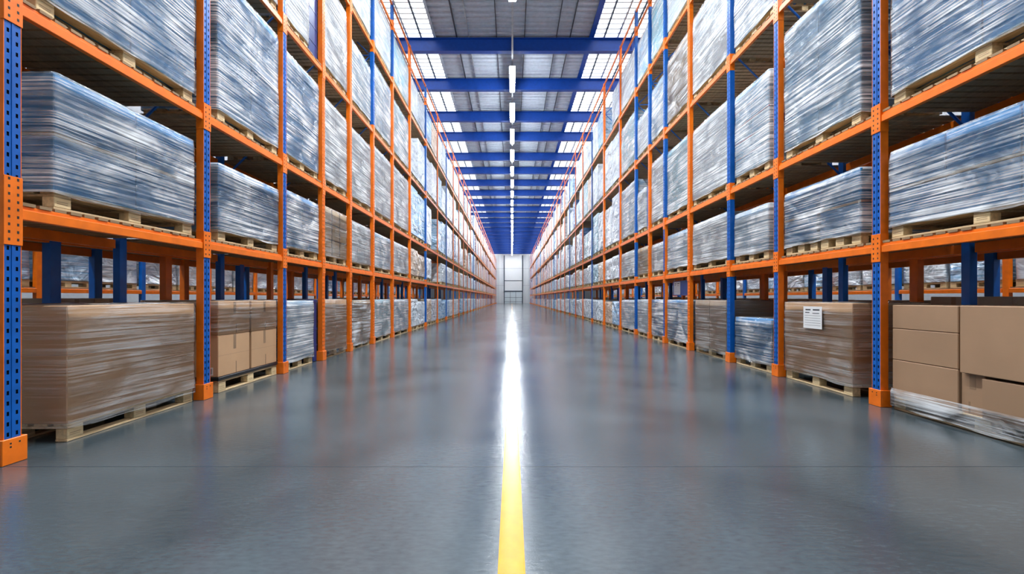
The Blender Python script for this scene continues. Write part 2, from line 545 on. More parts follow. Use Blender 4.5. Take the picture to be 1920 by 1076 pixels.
_pc = {}
def post_mesh(s, H, cols, holes):
    """upright: perforated aisle face, plain flanges; cols = ((z0, z1, face colour, flange colour), ...)"""
    key = (s, H, tuple(cols), holes)
    if key in _pc: return _pc[key]
    mb = MB()
    for (z0, z1, cf, cs) in cols:
        ubox(mb, s, 0.0, PD, -PW / 2, -PW / 2 + 0.005, z0, z1, cs)
        ubox(mb, s, 0.0, PD, PW / 2 - 0.005, PW / 2, z0, z1, cs)
        ubox(mb, s, PD - 0.004, PD, -PW / 2 + 0.005, -0.03, z0, z1, cs)
        ubox(mb, s, PD - 0.004, PD, 0.03, PW / 2 - 0.005, z0, z1, cs)
        a = PW / 2 - 0.005
        if holes:
            ys = [-a, -0.038, -0.022, 0.022, 0.038, a]
            z = z0
            x = s * 0.001
            while z < z1 - 1e-6:
                za, zb = min(z + 0.045, z1), min(z + 0.075, z1)
                mb.face([(x, -a, z), (x, a, z), (x, a, za), (x, -a, za)], cf)
                if zb > za:
                    for i in (0, 2, 4):
                        mb.face([(x, ys[i], za), (x, ys[i + 1], za), (x, ys[i + 1], zb), (x, ys[i], zb)], cf)
                z += 0.075
            ubox(mb, s, 0.012, 0.016, -a, a, z0, z1, 'dark_hole')  # dark sheet inside the post, standing in for shade behind the holes
            ubox(mb, s, -0.003, 0.002, -0.007, 0.007, z0, z1, cf)
        else:
            ubox(mb, s, 0.001, 0.006, -a, a, z0, z1, cf)
    _pc[key] = mb.mesh('front_post')
    return _pc[key]

B_, O_ = 'blue_paint', 'orange_paint'
# face / flange colours of the measured uprights, tier by tier where they change
POSTCOL = {
    (-1, 0): (B_, O_), (-1, 1): (B_, O_), (-1, 2): (B_, O_), (-1, 3): (O_, O_), (-1, 4): (O_, O_), (-1, 5): (O_, O_), (-1, 6): (O_, O_), (-1, 7): (O_, O_),
    (-1, 8): (B_, B_), (-1, 9): (O_, O_),
    (1, 0): (B_, O_), (1, 1): (B_, O_), (1, 2): (B_, O_), (1, 3): (B_, B_), (1, 4): (O_, O_), (1, 5): (B_, O_), (1, 6): (O_, O_), (1, 7): (B_, B_),
    (1, 8): (B_, O_), (1, 9): (O_, O_), (1, 10): (B_, B_)}
UPPER = {(-1, 5): (2, B_, B_), (-1, 6): (3, B_, B_), (1, 6): (2, B_, B_), (1, 5): (1, B_, B_)}

def cols_of(s, i, H):
    f, g = POSTCOL.get((s, i)) or R.choice([(B_, O_), (O_, O_), (B_, B_), (O_, O_)])
    if (s, i) in UPPER:
        t, f2, g2 = UPPER[(s, i)]
        z = SIDE[s]['top'][t]
        return [(0.004, z, f, g), (z, H, f2, g2)]
    return [(0.004, H, f, g)]

def foot_mesh(s, near):
    mb = MB()
    w, o = (0.085, 0.02)
    ubox(mb, s, -o, -0.004, -w, w, 0.001, 0.185, O_, 0.003)
    ubox(mb, s, -0.004, PD + 0.02, -w, -w + 0.016, 0.001, 0.185, O_, 0.003)
    ubox(mb, s, -0.004, PD + 0.02, w - 0.016, w, 0.001, 0.185, O_, 0.003)
    for y, z in ((-0.03, 0.15), (0.03, 0.15), (-0.03, 0.125)):
        mb.box(s * (-o - 0.001), s * (-o + 0.001), y - 0.006, y + 0.006, z - 0.006, z + 0.006, 'dark_hole')
    return mb.mesh('foot_guard')

def sleeve_mesh(s, hh):
    """beam end connector wrapped round the upright"""
    mb = MB()
    a = PW / 2 + 0.004
    ubox(mb, s, -0.008, -0.002, -a, a, -hh, hh, O_, 0.002)
    ubox(mb, s, -0.002, PD, -a, -PW / 2 - 0.0005, -hh, hh, O_)
    ubox(mb, s, -0.002, PD, PW / 2 + 0.0005, a, -hh, hh, O_)
    z = -hh + 0.03
    while z < hh - 0.02:
        for y in (-0.03, 0.03):
            ubox(mb, s, -0.009, -0.0075, y - 0.007, y + 0.007, z, z + 0.02, 'dark_hole')
        z += 0.055
    return mb.mesh('connector')

def beam_mesh(s, L, front=True):
    """box beam with a step along its top edge; local y from 0 to L, z = 0 at its top"""
    mb = MB()
    if front:
        ubox(mb, s, 0.002, 0.05, 0, L, -BH, -0.03, O_, 0.004)
        ubox(mb, s, 0.018, 0.05, 0, L, -0.03, 0.0, O_, 0.003)
    else:
        ubox(mb, s, RD - 0.05, RD - 0.002, 0, L, -BH, 0.0, O_, 0.004)
    return mb.mesh('front_beam' if front else 'rear_beam')

def deck_mesh(s, L, fine):
    """timber deck boards laid from beam to beam"""
    mb = MB()
    y = 0.01
    rr = random.Random(int(L * 1000))
    w = 0.095 if fine else 0.2
    while y + w < L:
        ubox(mb, s, 0.02 - rr.random() * 0.012, RD - 0.03, y, y + w, 0.001, 0.022 + rr.random() * 0.006, 'deck_wood')
        y += w + (0.03 if fine else 0.04)
    return mb.mesh('deck')

def brace_mesh(s, H):
    mb = MB()
    z, k = 2.2, 0
    u0, u1 = PD, RD - PD
    while z < H - 1.0:
        za, zb = (z, z + 0.9) if k % 2 == 0 else (z + 0.9, z)
        mb.bar((s * u0, 0, za), (s * u1, 0, zb), 0.016, B_)
        if k % 2 == 0:
            mb.bar((s * u0, 0, z), (s * u1, 0, z), 0.016, B_)
        z += 0.9; k += 1
    return mb.mesh('brace')

def rear_post_mesh(s, H, mat):
    mb = MB(); ubox(mb, s, RD - PD, RD, -0.05, 0.05, 0.003, H, mat, 0.004)
    return mb.mesh('rear_post')

CL = {B_: 'blue', O_: 'orange'}
for s, S in SIDE.items():
    F, P = S['F'], S['posts']
    H = S['rail'] + 0.02
    foot = foot_mesh(s, True)
    slv = sleeve_mesh(s, 0.155)
    slv0 = sleeve_mesh(s, 0.25)
    rp = {B_: rear_post_mesh(s, H, B_), O_: rear_post_mesh(s, H, O_)}
    br = brace_mesh(s, H)
    cache = {}
    for i, y in enumerate(P):
        last = i == len(P) - 1
        near = i <= S['near'] + 1
        cl = cols_of(s, i, H)
        f = cl[0][2]; g = cl[0][3]
        look = {('blue', 'orange'): 'blue post face with orange flanges', ('orange', 'orange'): 'orange post', ('blue', 'blue'): 'blue post'}[(CL[f], CL[g])]
        if last:
            t = thing('rack_upright', (s * F, y, 0), 'last upright of the %s pallet rack, beside the far end wall' % S['name'], 'rack')
        else:
            t = thing('pallet_rack_bay', (s * F, y, 0), '%s bay of the %s pallet rack, orange beams, %s' % (ORD[i], S['name'], look), 'pallet rack', 'bays of the %s pallet rack' % S['name'])
        fp = put('front_post', post_mesh(s, H, cl, i < 8), t)
        if not near: fp.scale = (0.5, 0.5, 1)
        put('foot_guard', foot, t)
        put('rear_post', rp[B_ if (i % 3) else O_], t)
        if near:
            put('brace', br, t)
            for z in S['top']:
                put('connector', slv0 if (s == -1 and i == 0 and z < 2) else slv, t, (0, 0, z - BH / 2))
        if last: continue
        L = P[i + 1] - y - 2 * HP - 0.002
        k = (round(L, 3), near)
        if k not in cache:
            cache[k] = (beam_mesh(s, L), beam_mesh(s, L, False), deck_mesh(s, L, near))
        fb, rb, dk = cache[k]
        for z in S['top']:
            put('front_beam', fb, t, (0, HP + 0.001, z))
            put('rear_beam', rb, t, (0, HP + 0.001, z))
            if z != S['top'][-1]:
                put('deck', dk, t, (0, HP + 0.001, z))
        put('top_rail', fb, t, (0, HP + 0.001, S['rail']))

# ------------------------------------------------------------------ pallets
PH = 0.15
def pallet_parts(w, dp):
    """timber pallet, long side along y; returns meshes for bottom board, block, top deck with their offsets"""
    out = []
    bw = 0.1
    xs = (-dp / 2 + bw / 2, 0, dp / 2 - bw / 2)
    ys = (-w / 2 + 0.075, 0, w / 2 - 0.075)
    bb = MB(); bb.cbox(-bw / 2, bw / 2, -w / 2, w / 2, 0.001, 0.021, 'wood', 0.003)
    bb = bb.mesh('bottom_board')
    for x in xs: out.append(('bottom_board', bb, (x, 0, 0)))
    bl = MB(); bl.cbox(-bw / 2, bw / 2, -0.072, 0.072, 0.022, 0.105, 'wood_block', 0.004)
    for z in (0.05, 0.066):
        for sx in (-1, 1):
            bl.box(sx * (bw / 2 - 0.0005), sx * (bw / 2 + 0.0006), -0.05, 0.03 + z * 0.2, z, z + 0.005, 'carton_dark')
    bl = bl.mesh('block')
    for x in xs:
        for y in ys: out.append(('block', bl, (x, y, 0)))
    td = MB()
    for y in ys: td.cbox(-dp / 2, dp / 2, y - 0.07, y + 0.07, 0.106, 0.127, 'wood', 0.003)
    n = 6; bwid = 0.115
    for k in range(n):
        x = -dp / 2 + bwid / 2 + (dp - bwid) * k / (n - 1)
        td.cbox(x - bwid / 2, x + bwid / 2, -w / 2, w / 2, 0.128, PH, 'wood', 0.003)
    out.append(('top_deck', td.mesh('top_deck'), (0, 0, 0)))
    return out
_pp, _pm = {}, {}
def pallet_merged(w, dp):
    k = (round(w, 2), dp)
    if k not in _pm:
        mb = MB(); pallet_into(mb, k[0], dp, 0, 0, 0); _pm[k] = mb.mesh('wooden_pallet')
    return _pm[k]
def pallet_into(mb, w, dp, X, Y, Z):
    for x in (-dp / 2 + 0.05, dp / 2 - 0.05):
        mb.box(X + x - 0.05, X + x + 0.05, Y - w / 2, Y + w / 2, Z + 0.001, Z + 0.021, 'wood')
        for y in (-w / 2 + 0.075, 0, w / 2 - 0.075):
            mb.box(X + x - 0.05, X + x + 0.05, Y + y - 0.07, Y + y + 0.07, Z + 0.021, Z + 0.107, 'wood_block')
    mb.box(X - dp / 2, X + dp / 2, Y - w / 2, Y + w / 2, Z + 0.107, Z + PH, 'wood')

TIER = ['on the floor', 'second tier', 'third tier', 'fourth tier', 'top tier']

# ------------------------------------------------------------------ loads
def film_mesh(w, dp, h, seed, drop=0.03, mat='film', z0=0.0, amp=0.010, top=True):
    """stretch film: closed tube round the load, wrinkled outline, covering the top"""
    rr = random.Random(seed)
    off = 0.016
    hx, hy, cr = dp / 2 + off, w / 2 + off, 0.035
    per = []
    nx, ny = 6, max(6, int(w / 0.11))
    def seg(ax, ay, bx, by, n):
        for i in range(n):
            t = i / n
            per.append((ax + (bx - ax) * t, ay + (by - ay) * t))
    seg(hx, -hy + cr, hx, hy - cr, ny); per.append((hx, hy - cr)); per.append((hx - cr * 0.29, hy - cr * 0.29))
    seg(hx - cr, hy, -hx + cr, hy, nx); per.append((-hx + cr, hy)); per.append((-hx + cr * 0.29, hy - cr * 0.29))
    seg(-hx, hy - cr, -hx, -hy + cr, ny); per.append((-hx, -hy + cr)); per.append((-hx + cr * 0.29, -hy + cr * 0.29))
    seg(-hx + cr, -hy, hx - cr, -hy, nx); per.append((hx - cr, -hy)); per.append((hx - cr * 0.29, -hy + cr * 0.29))
    n = len(per)
    nz = max(5, int((h - z0) / 0.09))
    ph = [(rr.uniform(1.5, 5), rr.uniform(3, 14), rr.uniform(0, 6.28), rr.uniform(0.3, 1)) for _ in range(6)]
    mb = MB(); mi = mb.mi(mat)
    zt = h + 0.008
    for j in range(nz + 1):
        t = j / nz
        z = z0 - drop + (zt - z0 + drop) * t
        for (x, y) in per:
            d = sum(a * math.sin(ky * y + kz * z + p + 2 * x) for ky, kz, p, a in ph) * amp / 3
            d = max(-0.008, d)
            zz = z
            if j == 0 and drop > 0.02: zz += 0.018 * math.sin(7 * y + seed) * math.sin(3.1 * y + 2 * x)
            k = 1.0 if j < nz else 0.985
            L = math.hypot(x, y)
            mb.v.append((x * k + d * x / L, y * k + d * y / L, zz))
    for j in range(nz):
        for i in range(n):
            a, b2 = j * n + i, j * n + (i + 1) % n
            mb.f.append((a, b2, b2 + n, a + n)); mb.m.append(mi)
    if top:
        base = len(mb.v)
        for i in range(n):
            x, y, z = mb.v[nz * n + i]
            mb.v.append((x * 0.8, y * 0.9, zt + 0.006 + 0.004 * math.sin(9 * y)))
        for i in range(n):
            a, b2 = nz * n + i, nz * n + (i + 1) % n
            mb.f.append((a, b2, base + (i + 1) % n, base + i)); mb.m.append(mi)
        mb.f.append(tuple(base + i for i in range(n))); mb.m.append(mi)
    return mb

def carton_mesh(dx, dy, dz, mat, tape=True, s=0):
    """shipping carton, origin at base centre; tape along the centre of its top and down its ends"""
    mb = MB()
    mb.cbox(-dx / 2, dx / 2, -dy / 2, dy / 2, 0, dz, mat, 0.006)
    if tape:
        e = 0.0012
        for sx in (-1, 1):
            mb.box(sx * dx / 2, sx * (dx / 2 + e), -0.028, 0.028, dz * 0.62, dz - 0.008, 'tape')
            mb.box(sx * dx / 2, sx * (dx / 2 + e), -0.028 + 0.05, 0.028 + 0.01, 0.008, dz * 0.3, 'tape')
            mb.box(sx * dx / 2, sx * (dx / 2 + e * 0.6), -dy / 2 + 0.01, dy / 2 - 0.01, dz * 0.5, dz * 0.5 + 0.003, 'carton_dark')
        for sy in (-1, 1):
            mb.box(-0.028, 0.028, sy * dy / 2, sy * (dy / 2 + e), dz * 0.7, dz - 0.008, 'tape')
    return mb.mesh('carton')

def paper_mesh(s, w, h, lines=True):
    mb = MB()
    mb.box(0, s * 0.0015, -w / 2, w / 2, 0, h, 'paper')
    if lines:
        def ln(y0, y1, z0, z1): mb.box(s * 0.0015, s * 0.002, y0 * w, y1 * w, z0 * h, z1 * h, 'ink')
        ln(0.1, 0.38, 0.82, 0.88); ln(-0.38, -0.02, 0.82, 0.88); ln(0.16, 0.4, 0.70, 0.74); ln(-0.36, 0.0, 0.68, 0.71)
        for z in (0.58, 0.47, 0.36, 0.25, 0.14): ln(-0.42, 0.42, z, z + 0.012)
    return mb.mesh('paper_label')

def barcode_mesh(w, h):
    """label on the camera-facing end of a carton"""
    mb = MB()
    mb.box(-w / 2, w / 2, -0.0015, 0, 0, h, 'paper')
    x = -w / 2 + 0.008; rr = random.Random(3)
    while x < w / 2 - 0.014:
        k = rr.choice((0.002, 0.004, 0.006)); mb.box(x, x + k, -0.002, -0.0015, h * 0.15, h * 0.85, 'ink'); x += k + rr.choice((0.003, 0.005))
    return mb.mesh('barcode_label')

count = {'wrapped_load': 0, 'carton_stack': 0, 'wooden_pallet': 0}
COLNAME = {'goods_blue': 'blue', 'goods_deep': 'deep blue', 'goods_pale': 'pale blue', 'goods_white': 'white', 'goods_grey': 'grey', 'goods_teal': 'teal',
           'carton_brown': 'brown', 'carton_tan': 'tan', 'carton_grey': 'grey-brown',
           'wrap_white': 'white', 'wrap_grey': 'grey', 'wrap_blue': 'pale blue', 'wrap_teal': 'teal', 'wrap_tan': 'tan', 'wrap_navy': 'navy blue'}

def where(s, bay, tier, half):
    nm = SIDE[s]['name']
    return '%s, %s bay of the %s rack%s' % (TIER[tier], ORD[bay], nm, '' if half is None else (', nearer half' if half == 0 else ', farther half'))

def base_z(s, tier):
    return 0.0 if tier == 0 else SIDE[s]['top'][tier - 1] + 0.030

LD = 0.96      # load depth
def place_pallet(s, bay, tier, y0, y1, half=None, detail=True):
    w = y1 - y0
    X = s * (SIDE[s]['F'] + 0.06 + LD / 2); Y = (y0 + y1) / 2; Z = base_z(s, tier)
    lab = 'wooden pallet under the load ' + where(s, bay, tier, half)
    g = 'pallets in the %s rack' % SIDE[s]['name']
    count['wooden_pallet'] += 1
    if detail:
        k = round(w - 0.024, 3)
        if k not in _pp: _pp[k] = pallet_parts(k, LD - 0.024)
        t = thing('wooden_pallet', (X, Y, Z), lab, 'pallet', g)
        for n, me, o in _pp[k]: put(n, me, t, o)
    else:
        t = tag(put('wooden_pallet', pallet_merged(w - 0.03, LD - 0.024), None, (X, Y, Z)), lab, 'pallet', g)
    return X, Y, Z + PH + 0.002

def near_load(s, bay, tier, y0, y1, h, col, cols=2, rows=2, film='film', slip=False, gap=0.012, look=None, seed=None, tape=False, pal=True, splits=None, detail=True, drop=0.03):
    if pal == 2:
        ym = (y0 + y1) / 2
        place_pallet(s, bay, tier, y0, ym - 0.02, 0, detail)
        _, Y, Z = place_pallet(s, bay, tier, ym + 0.02, y1, 1, detail)
        X, Y = s * (SIDE[s]['F'] + 0.06 + LD / 2), ym
    else:
        X, Y, Z = place_pallet(s, bay, tier, y0, y1, None, detail)
    if film == 'film' and bay >= (2 if s < 0 else 2) and col in ('goods_white', 'goods_grey', 'goods_pale', 'goods_teal'): film = 'film_milky'
    w = y1 - y0
    kind = 'wrapped_load' if film else 'carton_stack'
    lab = '%s %s %s' % (look or COLNAME[col], 'film-wrapped load' if film else 'carton stack', where(s, bay, tier, None))
    t = thing(kind, (X, Y, Z), lab, 'wrapped load' if film else 'cartons', 'loads in the %s rack' % SIDE[s]['name'])
    count[kind] += 1
    cw = (w - gap * (cols - 1)) / cols
    zs = splits or [h * k / rows for k in range(rows + 1)]
    th = 0.03 if slip else 0.0
    for r_ in range(len(zs) - 1):
        za, zb = zs[r_], zs[r_ + 1]
        me = carton_mesh(LD - 0.002, cw, zb - za - 0.002 - (th if r_ < len(zs) - 2 else 0), col, tape)
        for c_ in range(cols):
            put('carton', me, t, (0, -w / 2 + cw / 2 + c_ * (cw + gap), za + 0.001))
        if slip and r_ < len(zs) - 2:
            sp = MB(); sp.cbox(-LD / 2 - 0.004, LD / 2 + 0.004, -w / 2 - 0.004, w / 2 + 0.004, zb - th - 0.001, zb - 0.002, 'slip_sheet', 0.003)
            sp.build('slip_sheet', t)
    if film:
        film_mesh(w, LD, h, seed or (bay * 31 + tier * 7 + s), drop, film).build('film', t, smooth=True)
    return t

def fill(s, i, tier):
    """y range free between the uprights of bay i"""
    P = SIDE[s]['posts']
    return P[i] + HP + 0.06, P[i + 1] - HP - 0.045

# ---- left rack, measured bays
t = near_load(-1, 0, 0, 3.77, 5.28, 0.985, 'carton_brown', 1, 2, 'film_clear', splits=[0, 0.57, 0.985], seed=4, look='big brown two-layer carton', drop=0.05)
near_load(-1, 0, 1, 3.66, 5.27, 0.95, 'goods_blue', 2, 2, slip=True, seed=5, look='blue four-block')
near_load(-1, 0, 2, 3.52, 5.28, 1.72, 'goods_blue', 2, 3, seed=6, look='tall light blue')
# bay 1, floor: four cartons on a black tray, upper layer filmed
y0, y1 = 5.72, 7.16
X, Y, Z = place_pallet(-1, 1, 0, y0, y1)
t = thing('carton_stack', (X, Y, Z), 'four taped brown cartons on a black tray, floor level, second bay, left rack', 'cartons', 'loads in the left rack')
mb = MB(); mb.cbox(-LD / 2, LD / 2, -(y1 - y0) / 2, (y1 - y0) / 2, 0.0, 0.045, 'black_plastic', 0.006); mb.build('tray', t)['label'] = 'black plastic tray under the cartons'
cm = carton_mesh(0.93, 0.685, 0.53, 'carton_brown'); cu = carton_mesh(0.93, 0.685, 0.43, 'carton_brown')
for yy in (-0.365, 0.365):
    put('carton', cm, t, (0, yy, 0.047))
    put('carton', cu, t, (0, yy, 0.579))
bc = put('barcode_label', barcode_mesh(0.16, 0.1), t, (0.32, -0.365 - 0.3428, 0.07))
film_mesh(1.415, 0.935, 1.008, 12, 0.0, 'film_clear', z0=0.62, amp=0.005).build('film', t, smooth=True)
near_load(-1, 1, 1, 5.71, 7.17, 0.83, 'goods_blue', 2, 3, seed=8, look='blue three-layer')
near_load(-1, 1, 2, 5.70, 7.17, 1.74, 'goods_blue', 2, 4, seed=9, look='tall bright blue')
near_load(-1, 1, 3, *fill(-1, 1, 3), 1.5, 'goods_white', 2, 4)
near_load(-1, 2, 0, 7.42, 8.44, 1.0, 'goods_pale', 1, 6, seed=13, look='whitish blue')
near_load(-1, 2, 1, *fill(-1, 2, 1), 0.9, 'goods_blue', 2, 4, look='blue four-layer')
near_load(-1, 2, 2, *fill(-1, 2, 2), 1.66, 'goods_blue', 2, 4, seed=15, look='tall blue and white')
near_load(-1, 2, 3, 7.42, 8.25, 1.75, 'goods_white', 1, 4)
near_load(-1, 3, 0, *fill(-1, 3, 0), 1.02, 'carton_brown', 2, 1, 'film_clear', drop=0.09, look='brown two-column carton')
# cross-strapped tan cartons
a, b2 = fill(-1, 3, 1)
t = near_load(-1, 3, 1, a, b2, 0.95, 'carton_tan', 3, 3, 'film_clear', look='strapped tan carton')
st = MB(); w = b2 - a
for k in (1, 2): st.box(LD / 2 + 0.002, LD / 2 + 0.005, -w / 2 + w * k / 3 - 0.012, -w / 2 + w * k / 3 + 0.012, 0.0, 0.95, 'strap')
for k in (1, 2): st.box(LD / 2 + 0.002, LD / 2 + 0.005, -w / 2, w / 2, 0.95 * k / 3 - 0.01, 0.95 * k / 3 + 0.01, 'strap')
st.build('strap', t)['label'] = 'black straps over the tan cartons'
near_load(-1, 3, 2, *fill(-1, 3, 2), 1.58, 'goods_grey', 2, 4)
near_load(-1, 3, 3, *fill(-1, 3, 3), 1.72, 'goods_grey', 1, 4)
near_load(-1, 3, 4, *fill(-1, 3, 4), 1.3, 'goods_grey', 1, 3)
near_load(-1, 4, 0, 10.58, 11.82, 0.99, 'carton_tan', 2, 2, 'film', drop=0.07, look='pale tan carton')
near_load(-1, 4, 1, *fill(-1, 4, 1), 0.92, 'goods_grey', 3, 5, detail=False)
near_load(-1, 4, 2, *fill(-1, 4, 2), 1.55, 'goods_white', 2, 4, detail=False)
near_load(-1, 4, 3, *fill(-1, 4, 3), 1.35, 'goods_pale', 1, 4, detail=False)
near_load(-1, 4, 4, *fill(-1, 4, 4), 1.4, 'goods_white', 1, 4, detail=False)
near_load(-1, 5, 0, *fill(-1, 5, 0), 1.0, 'goods_teal', 2, 4, detail=False)
near_load(-1, 5, 1, *fill(-1, 5, 1), 0.9, 'goods_pale', 2, 4, detail=False)
near_load(-1, 5, 2, *fill(-1, 5, 2), 1.7, 'goods_white', 2, 4, detail=False)
near_load(-1, 5, 3, *fill(-1, 5, 3), 1.7, 'goods_pale', 2, 4, detail=False)
near_load(-1, 5, 4, *fill(-1, 5, 4), 1.4, 'goods_white', 2, 4, detail=False)
near_load(-1, 6, 0, *fill(-1, 6, 0), 1.0, 'goods_pale', 2, 5, detail=False)
near_load(-1, 6, 1, *fill(-1, 6, 1), 0.9, 'goods_white', 2, 4, detail=False)
near_load(-1, 6, 2, *fill(-1, 6, 2), 1.75, 'goods_grey', 2, 4, detail=False)
near_load(-1, 6, 3, *fill(-1, 6, 3), 1.6, 'goods_teal', 2, 4, detail=False)
near_load(-1, 6, 4, *fill(-1, 6, 4), 1.36, 'goods_teal', 2, 4, detail=False)

# blue totes standing beside loads
def tote(s, bay, tier, y, wy, h, mat, what):
    mb = MB()
    dx = 0.9
    mb.cbox(-dx / 2, dx / 2, -wy / 2, wy / 2, 0.0, h, mat, 0.012)
    for k in range(1, int(h / 0.3)):
        mb.box(-dx / 2 - 0.006, dx / 2 + 0.006, -wy / 2 - 0.004, wy / 2 + 0.004, k * 0.3, k * 0.3 + 0.02, mat)
    mb.box(-dx / 2 - 0.008, dx / 2 + 0.008, -wy / 2 - 0.006, wy / 2 + 0.006, h - 0.05, h - 0.01, mat)
    o = mb.build('plastic_crate', None, (s * (SIDE[s]['F'] + 0.09 + dx / 2), y, base_z(s, tier) + 0.002))
    return tag(o, what, 'crate')
tote(-1, 2, 0, 8.58, 0.16, 1.17, 'navy_tote', 'narrow navy crate on the floor between the whitish blue load and an orange post')
tote(-1, 2, 3, 8.5, 0.36, 1.9, 'navy_tote', 'navy crate on the fourth tier beside the third post of the left rack')
tote(-1, 4, 0, 10.43, 0.16, 1.15, 'blue_tote', 'narrow blue crate on the floor beside the pale tan load, left rack')

# ---- right rack, measured bays
# bay 0, floor: loose brown cartons
y0, y1 = 3.05, 4.93
X, Y, Z = place_pallet(1, 0, 0, y0, y1)
t = thing('carton_stack', (X, Y, Z), 'uneven stack of plain brown cartons on the floor, first bay of the right rack', 'cartons', 'loads in the right rack')
def ct(yn, yf, z0, z1, xoff=0.0, dx=0.95, tape=False):
    me = carton_mesh(dx, yf - yn - 0.004, z1 - z0 - 0.003, 'carton_plain', tape)
    put('carton', me, t, (xoff, (yn + yf) / 2 - Y, z0 - Z))
ct(4.20, 4.93, 0.152, 0.54); ct(4.20, 4.93, 0.54, 0.875); ct(4.20, 4.93, 0.875, 1.13)
ct(3.98, 4.195, 0.152, 0.52, 0.02, 0.95, True); ct(3.10, 3.975, 0.152, 0.50, -0.02)
ct(3.08, 4.16, 0.52, 1.135, -0.025, 0.96)
film_mesh(y1 - y0 - 0.034, 1.0, 0.075, 21, 0.12, 'film', z0=0.0, amp=0.008, top=False).build('film', t, smooth=True)
near_load(1, 0, 1, 3.04, 4.96, 0.79, 'goods_blue', 3, 2, slip=True, seed=22, look='blue six-block')
near_load(1, 0, 2, 3.04, 4.93, 1.7, 'goods_blue', 2, 3, seed=23, look='tall glossy blue')
t = near_load(1, 1, 0, 5.50, 6.86, 0.985, 'carton_brown', 1, 2, 'film_clear', seed=24, splits=[0, 0.555, 0.985], look='brown carton (white paper sheet)')
t['label'] = 'brown film-wrapped cartons with white paper sheet on the floor, second bay of the right rack'
pl = put('paper_label', paper_mesh(-1, 0.38, 0.30), t, (-LD / 2 - 0.034, 6.18 - 6.18, 0.635)); pl['label'] = 'white printed paper sheet'
near_load(1, 1, 1, 5.37, 6.86, 0.76, 'goods_blue', 2, 2, slip=True, gap=0.07, pal=2, seed=25, look='blue two-stack')
near_load(1, 1, 2, 5.37, 6.86, 1.76, 'goods_pale', 2, 4, seed=26, look='tall pale blue')
near_load(1, 2, 0, 7.22, 8.38, 0.70, 'goods_blue', 1, 2, seed=27, look='low blue', drop=0.04)
near_load(1, 2, 1, 7.30, 8.40, 0.74, 'goods_pale', 2, 2, seed=28, look='pale blue sagging')
t = near_load(1, 2, 2, 7.28, 8.38, 1.45, 'goods_pale', 2, 5, seed=29, look='pale blue red-striped')
mb = MB()
for k in range(1, 5): mb.box(-LD / 2 - 0.006, LD / 2 + 0.006, -0.556, 0.556, 1.45 * k / 5 - 0.008, 1.45 * k / 5 + 0.006, 'red_band')
simple('red_band', srgb(190, 70, 90), 0.5)
mb.build('band', t)['label'] = 'thin red bands between the layers'
near_load(1, 2, 3, *fill(1, 2, 3), 1.6, 'goods_pale', 2, 4)
near_load(1, 3, 0, 8.75, 10.2, 1.0, 'carton_grey', 2, 2, 'film_clear', seed=31, drop=0.07, look='grey-brown four-carton')
near_load(1, 3, 1, *fill(1, 3, 1), 0.86, 'goods_white', 2, 1)
near_load(1, 3, 2, *fill(1, 3, 2), 1.56, 'goods_white', 1, 4)
near_load(1, 3, 3, *fill(1, 3, 3), 1.7, 'goods_white', 2, 4)
near_load(1, 3, 4, *fill(1, 3, 4), 1.3, 'goods_white', 1, 4)
near_load(1, 4, 0, *fill(1, 4, 0), 1.0, 'goods_blue', 1, 5, seed=33, look='clear blue')
near_load(1, 4, 1, *fill(1, 4, 1), 0.84, 'goods_pale', 2, 4)
near_load(1, 4, 2, *fill(1, 4, 2), 1.6, 'goods_teal', 1, 5)
near_load(1, 4, 3, *fill(1, 4, 3), 1.6, 'carton_tan', 1, 4, look='tan and white')
near_load(1, 4, 4, *fill(1, 4, 4), 1.4, 'goods_white', 1, 4)
for i in (5, 6, 7):
    for tr in range(5):
        y0, y1 = fill(1, i, tr)
        col = [['goods_blue', 'goods_grey', 'goods_pale'], ['goods_white', 'carton_tan', 'goods_white'], ['goods_white', 'goods_white', 'goods_pale'],
               ['goods_pale', 'goods_white', 'goods_teal'], ['goods_teal', 'goods_pale', 'goods_grey']][tr][i - 5]
        h = [[1.0, 1.0, 0.98], [0.75, 0.8, 0.84], [1.72, 1.2, 1.74], [1.45, 1.15, 1.66], [1.5, 1.3, 1.4]][tr][i - 5]
        if (tr, i) == (2, 6):
            y0 += 0.42
            tote(1, 6, 2, y0 - 0.26, 0.34, 1.35, 'blue_tote', 'upright blue crate on the third tier, seventh bay of the right rack')
        near_load(1, i, tr, y0, y1, h, col, 1 if i == 6 else 2, 4, 'film' if 'goods' in col else 'film_clear', detail=False)

# hanging sheet over the clear blue load
t = thing('hanging_sign', (4.26, 11.5, 1.27), 'white paper sign on a blue board above the clear blue floor load, right rack', 'sign')
mb = MB(); mb.box(0, 0.02, -0.5, 0.5, 0.0, 0.37, 'blue_tote'); mb.bar((0.01, -0.4, 0.37), (0.01, -0.4, 0.43), 0.006, 'steel'); mb.bar((0.01, 0.4, 0.37), (0.01, 0.4, 0.43), 0.006, 'steel')
mb.build('board', t); put('paper_label', paper_mesh(-1, 0.44, 0.33), t, (-0.001, 0.2, 0.02))['label'] = 'white printed paper sheet'

